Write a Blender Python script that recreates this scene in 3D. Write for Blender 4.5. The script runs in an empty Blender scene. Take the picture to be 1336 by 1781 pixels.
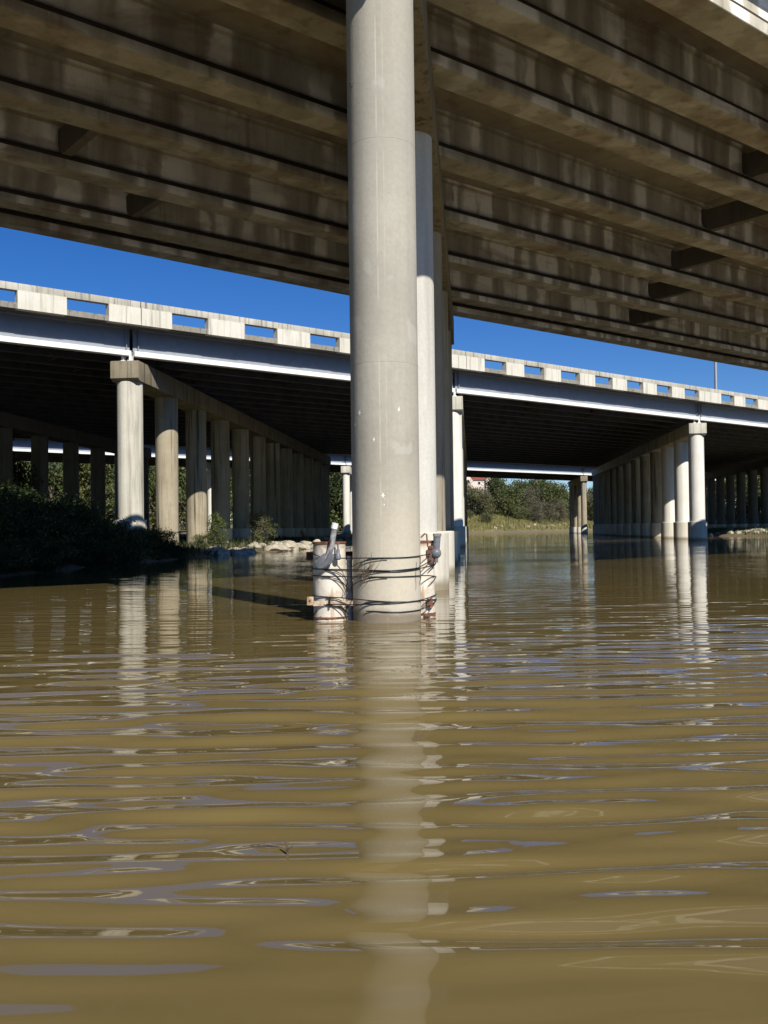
import bpy, bmesh, math, random
import numpy as np
from mathutils import Vector, Matrix, noise as mnoise

R = math.radians
C = bpy.context.scene.collection
scene = bpy.context.scene

# ------------------------------------------------------------------ camera, sky, sun, exposure
CAM_H = 1.42
cam_d = bpy.data.cameras.new('camera')
cam_d.sensor_fit = 'VERTICAL'
cam_d.sensor_height = 36.0
cam_d.lens = 36.0 * 1650.0 / 1781.0
cam_d.clip_start = 0.05
cam_d.clip_end = 6000.0
cam = bpy.data.objects.new('camera', cam_d)
C.objects.link(cam)
cam.matrix_world = (Matrix.Translation((0, 0, CAM_H)) @ Matrix.Rotation(R(90 + 1.02), 4, 'X')
                    @ Matrix.Rotation(R(-0.716), 4, 'Z'))
scene.camera = cam

SUN_EL, SUN_RIGHT = 38.1, 28.0          # elevation; degrees to the right of straight behind the camera
world = bpy.data.worlds.new('World')
scene.world = world
world.use_nodes = True
wn = world.node_tree
for n in list(wn.nodes):
    wn.nodes.remove(n)
sky = wn.nodes.new('ShaderNodeTexSky')
sky.sky_type = 'NISHITA'
sky.sun_disc = False
sky.sun_elevation = R(SUN_EL)
sky.sun_rotation = R(180 - SUN_RIGHT)
sky.altitude = 1500
sky.air_density = 1.0
sky.dust_density = 0.0
sky.ozone_density = 5.0
bg = wn.nodes.new('ShaderNodeBackground')
bg.inputs['Strength'].default_value = 0.08
wo = wn.nodes.new('ShaderNodeOutputWorld')
hs = wn.nodes.new('ShaderNodeHueSaturation')
hs.inputs['Saturation'].default_value = 1.28
hs.inputs['Hue'].default_value = 0.513
wn.links.new(sky.outputs[0], hs.inputs['Color'])
wn.links.new(hs.outputs[0], bg.inputs['Color'])
wn.links.new(bg.outputs[0], wo.inputs['Surface'])

sun_d = bpy.data.lights.new('sun', 'SUN')
sun_d.energy = 5.0
sun_d.angle = R(0.5)
sun_d.color = (1.0, 0.95, 0.86)
sun = bpy.data.objects.new('sun', sun_d)
C.objects.link(sun)
to_sun = Vector((math.sin(R(SUN_RIGHT)) * math.cos(R(SUN_EL)), -math.cos(R(SUN_RIGHT)) * math.cos(R(SUN_EL)), math.sin(R(SUN_EL))))
sun.rotation_euler = to_sun.to_track_quat('Z', 'Y').to_euler()
sun.location = to_sun * 60

scene.view_settings.view_transform = 'Standard'
scene.view_settings.look = 'None'
scene.view_settings.gamma = 1.0
scene.view_settings.use_curve_mapping = False
scene.view_settings.exposure = 0.3
cy = scene.cycles
cy.max_bounces = 8
cy.diffuse_bounces = 1
cy.glossy_bounces = 4
cy.transparent_max_bounces = 8
cy.sample_clamp_indirect = 40.0
cy.blur_glossy = 0.27                  # keeps the sun glints thrown up by the ripples narrow
cy.use_denoising = True

# ------------------------------------------------------------------ helpers
def tag(o, label=None, cat=None, group=None, kind=None):
    if label: o['label'] = label
    if cat: o['category'] = cat
    if group: o['group'] = group
    if kind: o['kind'] = kind
    return o

def thing(name, label, cat, loc=(0, 0, 0), group=None):
    o = bpy.data.objects.new(name, None)
    C.objects.link(o)
    o.location = loc
    o.empty_display_size = 0.3
    return tag(o, label, cat, group)

class MB:
    """collects geometry in world coordinates, builds ONE mesh object"""
    def __init__(s):
        s.bm = bmesh.new()
    def face(s, vs, mi=0):
        f = s.bm.faces.new(vs); f.material_index = mi
        return f
    def hexa(s, p, mi=0):          # p: 8 points, bottom 4 (ccw) then top 4
        v = [s.bm.verts.new(q) for q in p]
        for a in ((3, 2, 1, 0), (4, 5, 6, 7), (0, 1, 5, 4), (1, 2, 6, 5), (2, 3, 7, 6), (3, 0, 4, 7)):
            s.face([v[i] for i in a], mi)
        return s
    def box(s, c, d, mi=0, ax=(1, 0), bevel=0):
        ux = Vector((ax[0], ax[1], 0)).normalized(); uy = Vector((-ux.y, ux.x, 0)); uz = Vector((0, 0, 1))
        c = Vector(c)
        hx, hy, hz = d[0] / 2, d[1] / 2, d[2] / 2
        p = [c + ux * a * hx + uy * b * hy + uz * e * hz for e in (-1, 1) for a, b in ((-1, -1), (1, -1), (1, 1), (-1, 1))]
        return s.hexa(p, mi)
    def prism(s, prof, path, mi=0, caps=True):
        """sweep profile: path is list of functions mapping (u,v)->point"""
        rings = [[s.bm.verts.new(f(u, v)) for u, v in prof] for f in path]
        n = len(prof)
        for a, b in zip(rings[:-1], rings[1:]):
            for i in range(n):
                s.face([a[i], a[(i + 1) % n], b[(i + 1) % n], b[i]], mi)
        if caps:
            s.face(list(reversed(rings[0])), mi); s.face(rings[-1], mi)
        return s
    def lathe(s, x, y, prof, n=48, mi=0, cap=True):
        rings = [[s.bm.verts.new((x + r * math.cos(2 * math.pi * i / n), y + r * math.sin(2 * math.pi * i / n), z)) for i in range(n)] for r, z in prof]
        for a, b in zip(rings[:-1], rings[1:]):
            for i in range(n):
                s.face([a[i], a[(i + 1) % n], b[(i + 1) % n], b[i]], mi)
        if cap:
            s.face(list(reversed(rings[0])), mi); s.face(rings[-1], mi)
        return s
    def tube(s, pts, r, n=8, mi=0):
        pts = [Vector(p) for p in pts]
        rad = r if isinstance(r, (list, tuple)) else [r] * len(pts)
        rings = []
        up = Vector((0, 0, 1))
        for i, p in enumerate(pts):
            d = (pts[min(i + 1, len(pts) - 1)] - pts[max(i - 1, 0)]).normalized()
            a = d.cross(up)
            if a.length < 0.05: a = d.cross(Vector((0, 1, 0)))
            if rings and a.dot(last) < 0: a = -a
            a.normalize(); last = a.copy(); b = d.cross(a)
            rings.append([s.bm.verts.new(p + (a * math.cos(2 * math.pi * k / n) + b * math.sin(2 * math.pi * k / n)) * rad[i]) for k in range(n)])
        for a, b in zip(rings[:-1], rings[1:]):
            for i in range(n):
                s.face([a[i], a[(i + 1) % n], b[(i + 1) % n], b[i]], mi)
        s.face(list(reversed(rings[0])), mi); s.face(rings[-1], mi)
        return s
    def build(s, name, mats, parent=None, smooth=35, bevel=0):
        bm = s.bm
        bmesh.ops.recalc_face_normals(bm, faces=bm.faces)
        if bevel:
            es = [e for e in bm.edges if len(e.link_faces) == 2 and e.calc_face_angle(0) > R(30)]
            bmesh.ops.bevel(bm, geom=es, offset=bevel, segments=2, affect='EDGES', profile=0.6)
        me = bpy.data.meshes.new(name)
        org = Vector((0, 0, 0))
        pr = parent
        while pr is not None:
            org += pr.location; pr = pr.parent
        own = None
        if parent is None:          # a thing that is one mesh: origin at its base centre
            xs = [v.co for v in bm.verts]
            own = Vector(((min(v.x for v in xs) + max(v.x for v in xs)) / 2, (min(v.y for v in xs) + max(v.y for v in xs)) / 2, min(v.z for v in xs)))
            org = own
        bmesh.ops.translate(bm, verts=bm.verts, vec=-org)
        bm.to_mesh(me); bm.free()
        if not isinstance(mats, (list, tuple)): mats = [mats]
        for m in mats: me.materials.append(m)
        if smooth:
            me.polygons.foreach_set('use_smooth', [True] * len(me.polygons))
            me.set_sharp_from_angle(angle=R(smooth))
        o = bpy.data.objects.new(name, me)
        C.objects.link(o)
        if parent is not None: o.parent = parent
        else: o.location = own
        return o

def copy_tree(o, parent=None):
    c = o.copy(); C.objects.link(c)
    if parent is not None: c.parent = parent
    for ch in list(o.children): copy_tree(ch, c)
    return c

# ------------------------------------------------------------------ materials
def new_mat(name):
    m = bpy.data.materials.new(name); m.use_nodes = True
    nt = m.node_tree
    for n in list(nt.nodes): nt.nodes.remove(n)
    out = nt.nodes.new('ShaderNodeOutputMaterial')
    b = nt.nodes.new('ShaderNodeBsdfPrincipled')
    nt.links.new(b.outputs[0], out.inputs['Surface'])
    return m, nt, b

class N:
    """short node writing"""
    def __init__(s, nt): s.nt = nt
    def new(s, t, **kw):
        n = s.nt.nodes.new(t)
        for k, v in kw.items(): setattr(n, k, v)
        return n
    def link(s, a, b): s.nt.links.new(a, b)
    def coords(s, scale=(1, 1, 1), kind='Object'):
        tc = s.new('ShaderNodeTexCoord'); mp = s.new('ShaderNodeMapping')
        mp.inputs['Scale'].default_value = scale
        s.link(tc.outputs[kind], mp.inputs['Vector'])
        return mp.outputs[0]
    def noise(s, vec, scale, detail=5, rough=0.6, dist=0.0):
        n = s.new('ShaderNodeTexNoise')
        n.inputs['Scale'].default_value = scale; n.inputs['Detail'].default_value = detail
        n.inputs['Roughness'].default_value = rough; n.inputs['Distortion'].default_value = dist
        s.link(vec, n.inputs['Vector'])
        return n.outputs['Fac']
    def ramp(s, fac, lo, hi, a=0.0, b=1.0):
        n = s.new('ShaderNodeMapRange'); n.interpolation_type = 'SMOOTHSTEP'
        n.inputs['From Min'].default_value = lo; n.inputs['From Max'].default_value = hi
        n.inputs['To Min'].default_value = a; n.inputs['To Max'].default_value = b
        s.link(fac, n.inputs['Value'])
        return n.outputs[0]
    def mix(s, fac, a, b):
        n = s.new('ShaderNodeMix', data_type='RGBA')
        if isinstance(fac, (int, float)): n.inputs[0].default_value = fac
        else: s.link(fac, n.inputs[0])
        for v, i in ((a, 6), (b, 7)):
            if isinstance(v, (tuple, list)): n.inputs[i].default_value = (*v, 1)
            else: s.link(v, n.inputs[i])
        return n.outputs[2]
    def math(s, op, a, b=0.0):
        n = s.new('ShaderNodeMath', operation=op)
        for v, i in ((a, 0), (b, 1)):
            if isinstance(v, (int, float)): n.inputs[i].default_value = v
            else: s.link(v, n.inputs[i])
        return n.outputs[0]
    def bump(s, h, strength, dist, bsdf):
        n = s.new('ShaderNodeBump'); n.inputs['Strength'].default_value = strength; n.inputs['Distance'].default_value = dist
        s.link(h, n.inputs['Height']); s.link(n.outputs[0], bsdf.inputs['Normal'])

def concrete(name, base, dark, pale, streak=0.5, blotch=0.5, stripe=3.0, rust=0.0, base_stain_glow=None, drip=0.0, ripple_light=0.0):
    m, nt, b = new_mat(name); k = N(nt)
    v = k.coords()
    vs = k.coords((stripe, stripe, stripe * 0.045))
    big = k.noise(v, 0.55, 4, 0.6, 0.4)
    fine = k.noise(v, 14, 6, 0.7)
    st = k.noise(vs, 1.6, 5, 0.65, 0.3)
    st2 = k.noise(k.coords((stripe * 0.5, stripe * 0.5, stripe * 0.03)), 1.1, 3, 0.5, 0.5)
    col = k.mix(k.ramp(big, 0.35, 0.68, 0, blotch), base, pale)
    col = k.mix(k.ramp(st, 0.48, 0.72, 0, streak), col, dark)
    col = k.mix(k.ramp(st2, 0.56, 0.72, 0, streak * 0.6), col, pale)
    if ripple_light:          # ripple light thrown up by the water, painted as pale bands with darker gaps
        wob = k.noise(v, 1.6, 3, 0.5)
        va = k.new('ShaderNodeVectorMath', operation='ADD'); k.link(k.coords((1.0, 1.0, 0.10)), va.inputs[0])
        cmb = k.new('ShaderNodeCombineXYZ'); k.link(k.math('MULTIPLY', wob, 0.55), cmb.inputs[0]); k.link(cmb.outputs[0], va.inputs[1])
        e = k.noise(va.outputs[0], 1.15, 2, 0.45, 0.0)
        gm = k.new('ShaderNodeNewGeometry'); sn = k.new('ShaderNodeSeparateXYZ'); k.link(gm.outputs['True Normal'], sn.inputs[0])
        side = k.ramp(sn.outputs['Z'], -.9, -.4, 0.35, 1.0)          # painted light bands strong on the sides, weaker on the soffit
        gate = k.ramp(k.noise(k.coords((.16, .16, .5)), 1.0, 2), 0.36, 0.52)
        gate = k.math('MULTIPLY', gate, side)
        col = k.mix(k.math('MULTIPLY', k.ramp(e, 0.475, 0.60, 0, ripple_light), gate), col, (0.80, 0.76, 0.66))
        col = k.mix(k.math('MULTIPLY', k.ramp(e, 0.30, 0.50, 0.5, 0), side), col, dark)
    if drip:
        d = k.noise(k.coords((stripe * 1.3, stripe * 1.3, 0.06)), 0.8, 4, 0.7, 0.2)
        col = k.mix(k.ramp(d, 0.56, 0.66, 0, drip), col, (0.025, 0.022, 0.018))
    if rust:
        r = k.noise(k.coords((0.25, 0.25, 1.0)), 1.3, 5, 0.6, 0.6)
        col = k.mix(k.ramp(r, 0.5, 0.68, 0, rust), col, (0.17, 0.085, 0.035))
    if base_stain_glow:
        tc = k.new('ShaderNodeTexCoord'); sp = k.new('ShaderNodeSeparateXYZ')
        k.link(tc.outputs['Object'], sp.inputs[0])
        wob = k.math('MULTIPLY', k.math('SUBTRACT', k.noise(v, 2.5, 4), 0.5), 0.22)
        z = k.math('ADD', sp.outputs['Z'], wob)
        if len(base_stain_glow) > 3:
            col = k.mix(k.ramp(z, base_stain_glow[3], base_stain_glow[4], 0.6, 0.0), col, (0.60, 0.53, 0.40))  # brighter light on the lower shaft painted in as a cream fade
        col = k.mix(k.ramp(z, base_stain_glow[0], base_stain_glow[1], 0.8, 0.0), col, base_stain_glow[2])
    grain = k.ramp(fine, 0.3, 0.7, 0.93, 1.04)
    mm = k.new('ShaderNodeMix', data_type='RGBA', blend_type='MULTIPLY'); mm.inputs[0].default_value = 1
    k.link(col, mm.inputs[6]); k.link(grain, mm.inputs[7])
    k.link(mm.outputs[2], b.inputs['Base Color'])
    b.inputs['Roughness'].default_value = 0.85
    b.inputs['Specular IOR Level'].default_value = 0.25
    k.bump(k.math('ADD', fine, k.math('MULTIPLY', k.noise(v, 70, 3), 0.5)), 0.35, 0.012, b)
    return m

def plain(name, col, rough=0.6, metal=0.0, var=0.15, scale=6, col2=None, lo=.4, hi=.65, spec=0.4):
    m, nt, b = new_mat(name); k = N(nt)
    v = k.coords()
    f = k.noise(v, scale, 6, 0.65, 0.3)
    c2 = col2 if col2 else tuple(c * (1 - var * 2) for c in col)
    c = k.mix(k.ramp(f, lo, hi), col, c2)
    k.link(c, b.inputs['Base Color'])
    b.inputs['Roughness'].default_value = rough; b.inputs['Metallic'].default_value = metal
    b.inputs['Specular IOR Level'].default_value = spec
    k.bump(k.noise(v, scale * 5, 4), 0.2, 0.01, b)
    return m

def leaf_mat(name, col, var):
    m, nt, b = new_mat(name); k = N(nt)
    v = k.coords()
    c = k.mix(k.ramp(k.noise(v, 0.9, 3), 0.35, 0.65), col, var)
    k.link(c, b.inputs['Base Color'])
    b.inputs['Roughness'].default_value = 0.6
    b.inputs['Specular IOR Level'].default_value = 0.25
    tr = k.new('ShaderNodeBsdfTranslucent'); k.link(c, tr.inputs['Color'])
    mx = k.new('ShaderNodeMixShader'); mx.inputs[0].default_value = 0.4
    out = [n for n in nt.nodes if n.type == 'OUTPUT_MATERIAL'][0]
    k.link(b.outputs[0], mx.inputs[1]); k.link(tr.outputs[0], mx.inputs[2]); k.link(mx.outputs[0], out.inputs['Surface'])
    return m

M = {}
def front_concrete():
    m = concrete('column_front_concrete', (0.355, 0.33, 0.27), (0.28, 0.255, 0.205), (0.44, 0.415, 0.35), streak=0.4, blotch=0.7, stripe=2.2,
                 base_stain_glow=(0.08, 0.24, (0.13, 0.095, 0.055), 0.9, 2.8))
    nt = m.node_tree; k = N(nt)
    b = [n for n in nt.nodes if n.type == 'BSDF_PRINCIPLED'][0]
    col = b.inputs['Base Color'].links[0].from_socket
    v = k.coords()
    # pour lifts of slightly different tone
    lift = k.noise(k.coords((.02, .02, .45)), 1.0, 1, .3)
    col = k.mix(k.ramp(lift, .42, .6, 0, .35), col, (0.30, 0.285, 0.245))
    # two faint form seams running down the shaft
    tc = k.new('ShaderNodeTexCoord'); sp = k.new('ShaderNodeSeparateXYZ'); k.link(tc.outputs['Object'], sp.inputs[0])
    for x0, wd, f in ((-.075, .010, .55), (.03, .006, .3), (-.40, .008, .3)):
        dx = k.math('ABSOLUTE', k.math('SUBTRACT', sp.outputs['X'], x0))
        brk = k.ramp(k.noise(k.coords((1, 1, 1.2)), 1.5, 3), .38, .6)
        brk = k.math('MULTIPLY', brk, k.ramp(sp.outputs['Z'], .25, .6))
        col = k.mix(k.math('MULTIPLY', k.ramp(dx, wd * .4, wd * 1.6, f, 0), brk), col, (0.55, 0.52, 0.44))
    # air holes
    vo = k.new('ShaderNodeTexVoronoi'); vo.inputs['Scale'].default_value = 5.5; k.link(v, vo.inputs['Vector'])
    hole = k.ramp(vo.outputs['Distance'], 0.035, 0.06, 0.6, 0)
    col = k.mix(k.math('MULTIPLY', hole, k.ramp(k.noise(v, .9, 2), .45, .6)), col, (0.12, 0.11, 0.09))
    # mortar patches
    col = k.mix(k.ramp(k.noise(k.coords((1.2, 1.2, .8)), 1.6, 3, .5, .3), .60, .66, 0, .4), col, (0.46, 0.44, 0.39))
    k.link(col, b.inputs['Base Color'])
    return m
M['column_front'] = front_concrete()
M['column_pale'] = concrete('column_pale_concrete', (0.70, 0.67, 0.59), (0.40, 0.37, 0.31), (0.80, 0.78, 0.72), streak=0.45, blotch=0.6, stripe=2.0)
M['column_blackened'] = concrete('column_blackened_concrete', (0.30, 0.265, 0.20), (0.09, 0.08, 0.06), (0.40, 0.36, 0.28), streak=0.85, blotch=0.5, stripe=1.6, drip=1.0)
M['column_back'] = concrete('column_second_concrete', (0.52, 0.50, 0.445), (0.32, 0.30, 0.265), (0.60, 0.58, 0.52), streak=0.45, blotch=0.6, stripe=2.0)
M['column_weathered'] = concrete('column_weathered_concrete', (0.56, 0.53, 0.44), (0.27, 0.25, 0.20), (0.70, 0.67, 0.58), streak=0.9, blotch=0.5, stripe=1.1, drip=0.3)
M['column_stained_shade'] = concrete('column_stained_shade_concrete', (0.33, 0.28, 0.195), (0.13, 0.11, 0.075), (0.44, 0.39, 0.29), streak=0.85, blotch=0.6, stripe=2.6, drip=0.85)  # real stains, plus a lowered tone that paints shade onto inner columns
M['cap_stained'] = concrete('cap_stained_concrete', (0.22, 0.185, 0.125), (0.07, 0.06, 0.042), (0.32, 0.28, 0.20), streak=0.8, blotch=0.6, stripe=2.2, drip=0.6)
M['plinth'] = concrete('plinth_concrete', (0.56, 0.52, 0.43), (0.33, 0.28, 0.21), (0.66, 0.63, 0.55), streak=0.5, blotch=0.7, stripe=2.4, base_stain_glow=(.08, .34, (.19, .15, .09)))
M['girder'] = concrete('girder_concrete', (0.38, 0.345, 0.265), (0.16, 0.135, 0.095), (0.50, 0.47, 0.39), streak=0.65, blotch=0.5, stripe=1.3, rust=0.45, ripple_light=1.0)
M['slab'] = concrete('slab_concrete', (0.30, 0.26, 0.20), (0.12, 0.10, 0.07), (0.42, 0.38, 0.31), streak=0.5, blotch=0.6, stripe=1.0, rust=0.3)
M['diaphragm'] = concrete('diaphragm_concrete', (0.17, 0.15, 0.12), (0.09, 0.08, 0.06), (0.23, 0.21, 0.17), streak=0.5, stripe=1.5)  # tone set low so shade is painted into the outer pier columns too
M['rail'] = concrete('railing_concrete', (0.60, 0.57, 0.47), (0.13, 0.12, 0.10), (0.72, 0.70, 0.62), streak=0.55, blotch=0.5, stripe=3.2)
M['rail_top'] = concrete('weathered_railing_concrete', (0.40, 0.375, 0.305), (0.09, 0.085, 0.07), (0.58, 0.55, 0.47), streak=0.85, blotch=0.6, stripe=4.2)
M['edge_dark'] = concrete('weathered_edge_concrete', (0.24, 0.225, 0.18), (0.07, 0.065, 0.05), (0.34, 0.32, 0.27), streak=0.8, blotch=0.5, stripe=3.0)
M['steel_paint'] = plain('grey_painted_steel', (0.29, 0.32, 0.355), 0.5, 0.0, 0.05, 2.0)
M['steel_flange'] = plain('sun_whitened_steel', (0.82, 0.82, 0.80), 0.55, 0.0, 0.04, 3.0)  # girder steel whitened so the colour carries the sun on the flange
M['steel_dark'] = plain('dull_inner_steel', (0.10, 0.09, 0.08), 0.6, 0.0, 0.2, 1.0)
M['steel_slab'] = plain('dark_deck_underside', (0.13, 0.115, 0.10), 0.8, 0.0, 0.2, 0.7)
M['asphalt'] = plain('asphalt', (0.05, 0.05, 0.05), 0.9, 0, 0.1, 8)
M['black_cable'] = plain('black_cable', (0.012, 0.012, 0.014), 0.45, 0, 0.1, 10)
M['galv'] = plain('galvanised_steel', (0.42, 0.43, 0.44), 0.45, 0.6, 0.1, 8)
M['pvc_grey'] = plain('grey_pvc', (0.16, 0.17, 0.19), 0.4, 0, 0.12, 9)
M['pvc_pale'] = plain('scuffed_grey_pvc', (0.34, 0.34, 0.34), 0.5, 0, 0.25, 9)
M['pvc_white'] = plain('white_pvc', (0.8, 0.8, 0.78), 0.35, 0, 0.05, 9)
M['rust'] = plain('rusted_steel', (0.20, 0.085, 0.045), 0.85, 0, 0.3, 12, col2=(0.09, 0.04, 0.025))
M['twig'] = plain('dry_twig', (0.13, 0.095, 0.06), 0.9, 0, 0.3, 20)
M['bark'] = plain('bark', (0.14, 0.11, 0.085), 0.95, 0, 0.3, 5)
M['rock'] = plain('limestone', (0.46, 0.42, 0.33), 0.9, 0, 0.2, 3, col2=(0.30, 0.26, 0.19))
M['splash'] = plain('dried_white_splash', (0.85, 0.84, 0.80), 0.8, 0, 0.05, 20)
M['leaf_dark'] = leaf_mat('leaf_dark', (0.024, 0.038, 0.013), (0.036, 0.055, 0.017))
M['leaf_mid'] = leaf_mat('leaf_mid', (0.095, 0.135, 0.042), (0.125, 0.155, 0.055))
M['leaf_light'] = leaf_mat('leaf_light', (0.145, 0.18, 0.055), (0.18, 0.185, 0.07))
M['leaf_olive'] = leaf_mat('leaf_olive', (0.20, 0.195, 0.10), (0.22, 0.19, 0.105))
M['leaf_yellow'] = leaf_mat('leaf_yellow', (0.24, 0.19, 0.05), (0.19, 0.17, 0.05))
M['leaf_grey'] = leaf_mat('leaf_grey', (0.21, 0.195, 0.15), (0.18, 0.155, 0.115))
M['grass'] = leaf_mat('dry_grass', (0.36, 0.31, 0.12), (0.24, 0.24, 0.09))

def tank_mat():
    m, nt, b = new_mat('rusty_cream_paint'); k = N(nt)
    v = k.coords()
    big = k.noise(v, 2.6, 6, 0.65, 0.6)
    st = k.noise(k.coords((9, 9, 0.9)), 1.2, 5, 0.65, 0.3)
    tc = k.new('ShaderNodeTexCoord'); sp = k.new('ShaderNodeSeparateXYZ'); k.link(tc.outputs['Object'], sp.inputs[0])
    col = k.mix(k.ramp(big, 0.44, 0.66, 0, 0.6), (0.66, 0.61, 0.51), (0.36, 0.24, 0.13))
    col = k.mix(k.ramp(st, 0.54, 0.72, 0, 0.7), col, (0.30, 0.16, 0.07))
    zz = k.math('ADD', sp.outputs['Z'], k.math('MULTIPLY', k.math('SUBTRACT', big, 0.5), 0.5))
    low = k.ramp(zz, 0.66, 0.84, 1, 0)
    patch = k.ramp(k.noise(k.coords((2, 2, 7)), 1.8, 5, 0.7, 0.4), 0.53, 0.60)
    col = k.mix(k.math('MULTIPLY', low, patch), col, (0.26, 0.09, 0.035))
    col = k.mix(k.ramp(zz, 1.56, 1.72, 0, 0.75), col, (0.27, 0.15, 0.07))
    k.link(col, b.inputs['Base Color'])
    b.inputs['Roughness'].default_value = 0.6
    k.bump(k.noise(v, 30, 4), 0.3, 0.01, b)
    return m
M['tank'] = tank_mat()

def water_mat():
    m, nt, b = new_mat('muddy_water'); k = N(nt)
    v = k.coords()
    c = k.mix(k.ramp(k.noise(v, 0.25, 4, 0.6, 0.5), 0.35, 0.65), (0.162, 0.120, 0.046), (0.140, 0.104, 0.038))
    k.link(c, b.inputs['Base Color'])
    b.inputs['Roughness'].default_value = 0.025
    b.inputs['IOR'].default_value = 1.43
    h1 = k.noise(k.coords((0.8, 2.6, 1)), 1.5, 3, 0.5, 0.3)
    h2 = k.noise(k.coords((2.0, 6.0, 1)), 1.6, 2, 0.5, 0.2)
    patch = k.ramp(k.noise(v, 0.12, 2), 0.42, 0.62, 0.25, 1.0)
    h = k.math('MULTIPLY', k.math('ADD', k.math('MULTIPLY', h1, 0.6), k.math('MULTIPLY', h2, 0.25)), patch)
    tc = k.new('ShaderNodeTexCoord'); sp = k.new('ShaderNodeSeparateXYZ'); k.link(tc.outputs['Object'], sp.inputs[0])
    far = k.math('MULTIPLY', k.ramp(sp.outputs['Y'], 14, 34), k.ramp(sp.outputs['X'], -9, 3, .35, 1.0))
    h = k.math('MULTIPLY', h, far)
    k.bump(h, 0.5, 0.05, b)
    return m
M['water'] = water_mat()

def ground_mat():
    m, nt, b = new_mat('river_bank_soil'); k = N(nt)
    v = k.coords()
    f = k.noise(v, 0.22, 5, 0.6, 0.5); g = k.noise(v, 2.5, 5, 0.7)
    c = k.mix(k.ramp(f, 0.4, 0.62), (0.12, 0.11, 0.047), (0.19, 0.165, 0.08))
    c = k.mix(k.ramp(g, 0.52, 0.7, 0, 0.7), c, (0.10, 0.11, 0.035))
    tc = k.new('ShaderNodeTexCoord'); sp = k.new('ShaderNodeSeparateXYZ'); k.link(tc.outputs['Object'], sp.inputs[0])
    zz = k.math('ADD', sp.outputs['Z'], k.math('MULTIPLY', g, 0.5))
    c = k.mix(k.ramp(zz, 0.35, 0.9, 1, 0), c, (0.15, 0.115, 0.07))
    k.link(c, b.inputs['Base Color']); b.inputs['Roughness'].default_value = 0.95
    k.bump(g, 0.8, 0.15, b)
    return m
M['ground'] = ground_mat()

# ------------------------------------------------------------------ shared geometry of the crossing
def unit(a): return Vector((math.sin(R(a)), math.cos(R(a)), 0))
PIER = Vector((0.092, 1, 0)).normalized()              # the skewed line all piers follow
# near bridge
DN = unit(51.1); FN = Vector((-DN.y, DN.x, 0))
DZ = 10.5; ZG = CAM_H + DZ                              # underside of the concrete girders
EDGES = [e * DZ for e in (0.9994, 1.253, 1.500, 1.863, 2.231, 2.595, 2.975, 3.180)]
COL1 = Vector((0.03, 14.92, 0))
def pier_t(p):                                          # t of the near pier's axis at offset p
    p1 = COL1.dot(FN); s = (p - p1) / PIER.dot(FN)
    return (COL1 + PIER * s).dot(DN)
def near_pt(p, t, z): return FN * p + DN * t + Vector((0, 0, z))
SPAN = 82.0

# water and ground ---------------------------------------------------------------------------------
SHORE = [(-70, -80), (-40, 0), (-19, 18), (-13, 32), (-11.2, 44), (-9.8, 54), (-8.3, 60), (-6.2, 66), (-4.9, 76), (-3.6, 92), (0, 115), (8, 150), (15, 195), (20, 230),
         (30, 243), (46, 262), (62, 282), (95, 330), (150, 450), (190, 450), (135, 345), (90, 285), (66, 230), (51, 170), (41, 116), (47, 104), (75, 85), (120, 0), (130, -80)]
def shore_dist(X, Y):
    """signed distance: positive on land"""
    d = np.full(X.shape, 1e9); inside = np.zeros(X.shape, bool)
    n = len(SHORE)
    for i in range(n):
        x0, y0 = SHORE[i]; x1, y1 = SHORE[(i + 1) % n]
        dx, dy = x1 - x0, y1 - y0
        t = np.clip(((X - x0) * dx + (Y - y0) * dy) / (dx * dx + dy * dy), 0, 1)
        d = np.minimum(d, np.hypot(X - x0 - t * dx, Y - y0 - t * dy))
        cond = ((y0 > Y) != (y1 > Y)) & (X < dx * (Y - y0) / (dy if dy else 1e-9) + x0)
        inside ^= cond
    return np.where(inside, -d, d)
def vnoise(X, Y, s, seed=0):
    f = np.vectorize(lambda a, b: mnoise.noise(Vector((a * s + seed * 7.3, b * s - seed * 3.1, seed * 1.7))))
    return f(X, Y)
def ground_h(X, Y):
    X = np.asarray(X, float); Y = np.asarray(Y, float)
    s = shore_dist(X, Y)
    s = s + 0.9 * vnoise(X, Y, 0.22, 1) * np.clip(1.5 - np.abs(s) / 30, 0, 1)
    land = 0.15 * np.clip(s, 0, 2) + 0.028 * np.clip(s - 2, 0, 60) + 0.02 * np.clip(s - 62, 0, 300)
    far = np.clip((Y - 190) / 30, 0, 1) * np.clip((X + 5) / 20, 0, 1)
    land = land + far * (0.7 * np.clip((s - 0.4) / 1.5, 0, 1) + 4.6 * np.clip((s - 2) / 27, 0, 1))            # cut bank far away
    h = np.where(s > 0, land, 0.35 * np.clip(s, -6, 0))
    h = h + np.where(s > 0.5, 0.22 * vnoise(X, Y, 0.35, 2), 0)
    return h
def gz(x, y): return float(ground_h(np.array([x]), np.array([y]))[0])

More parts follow.
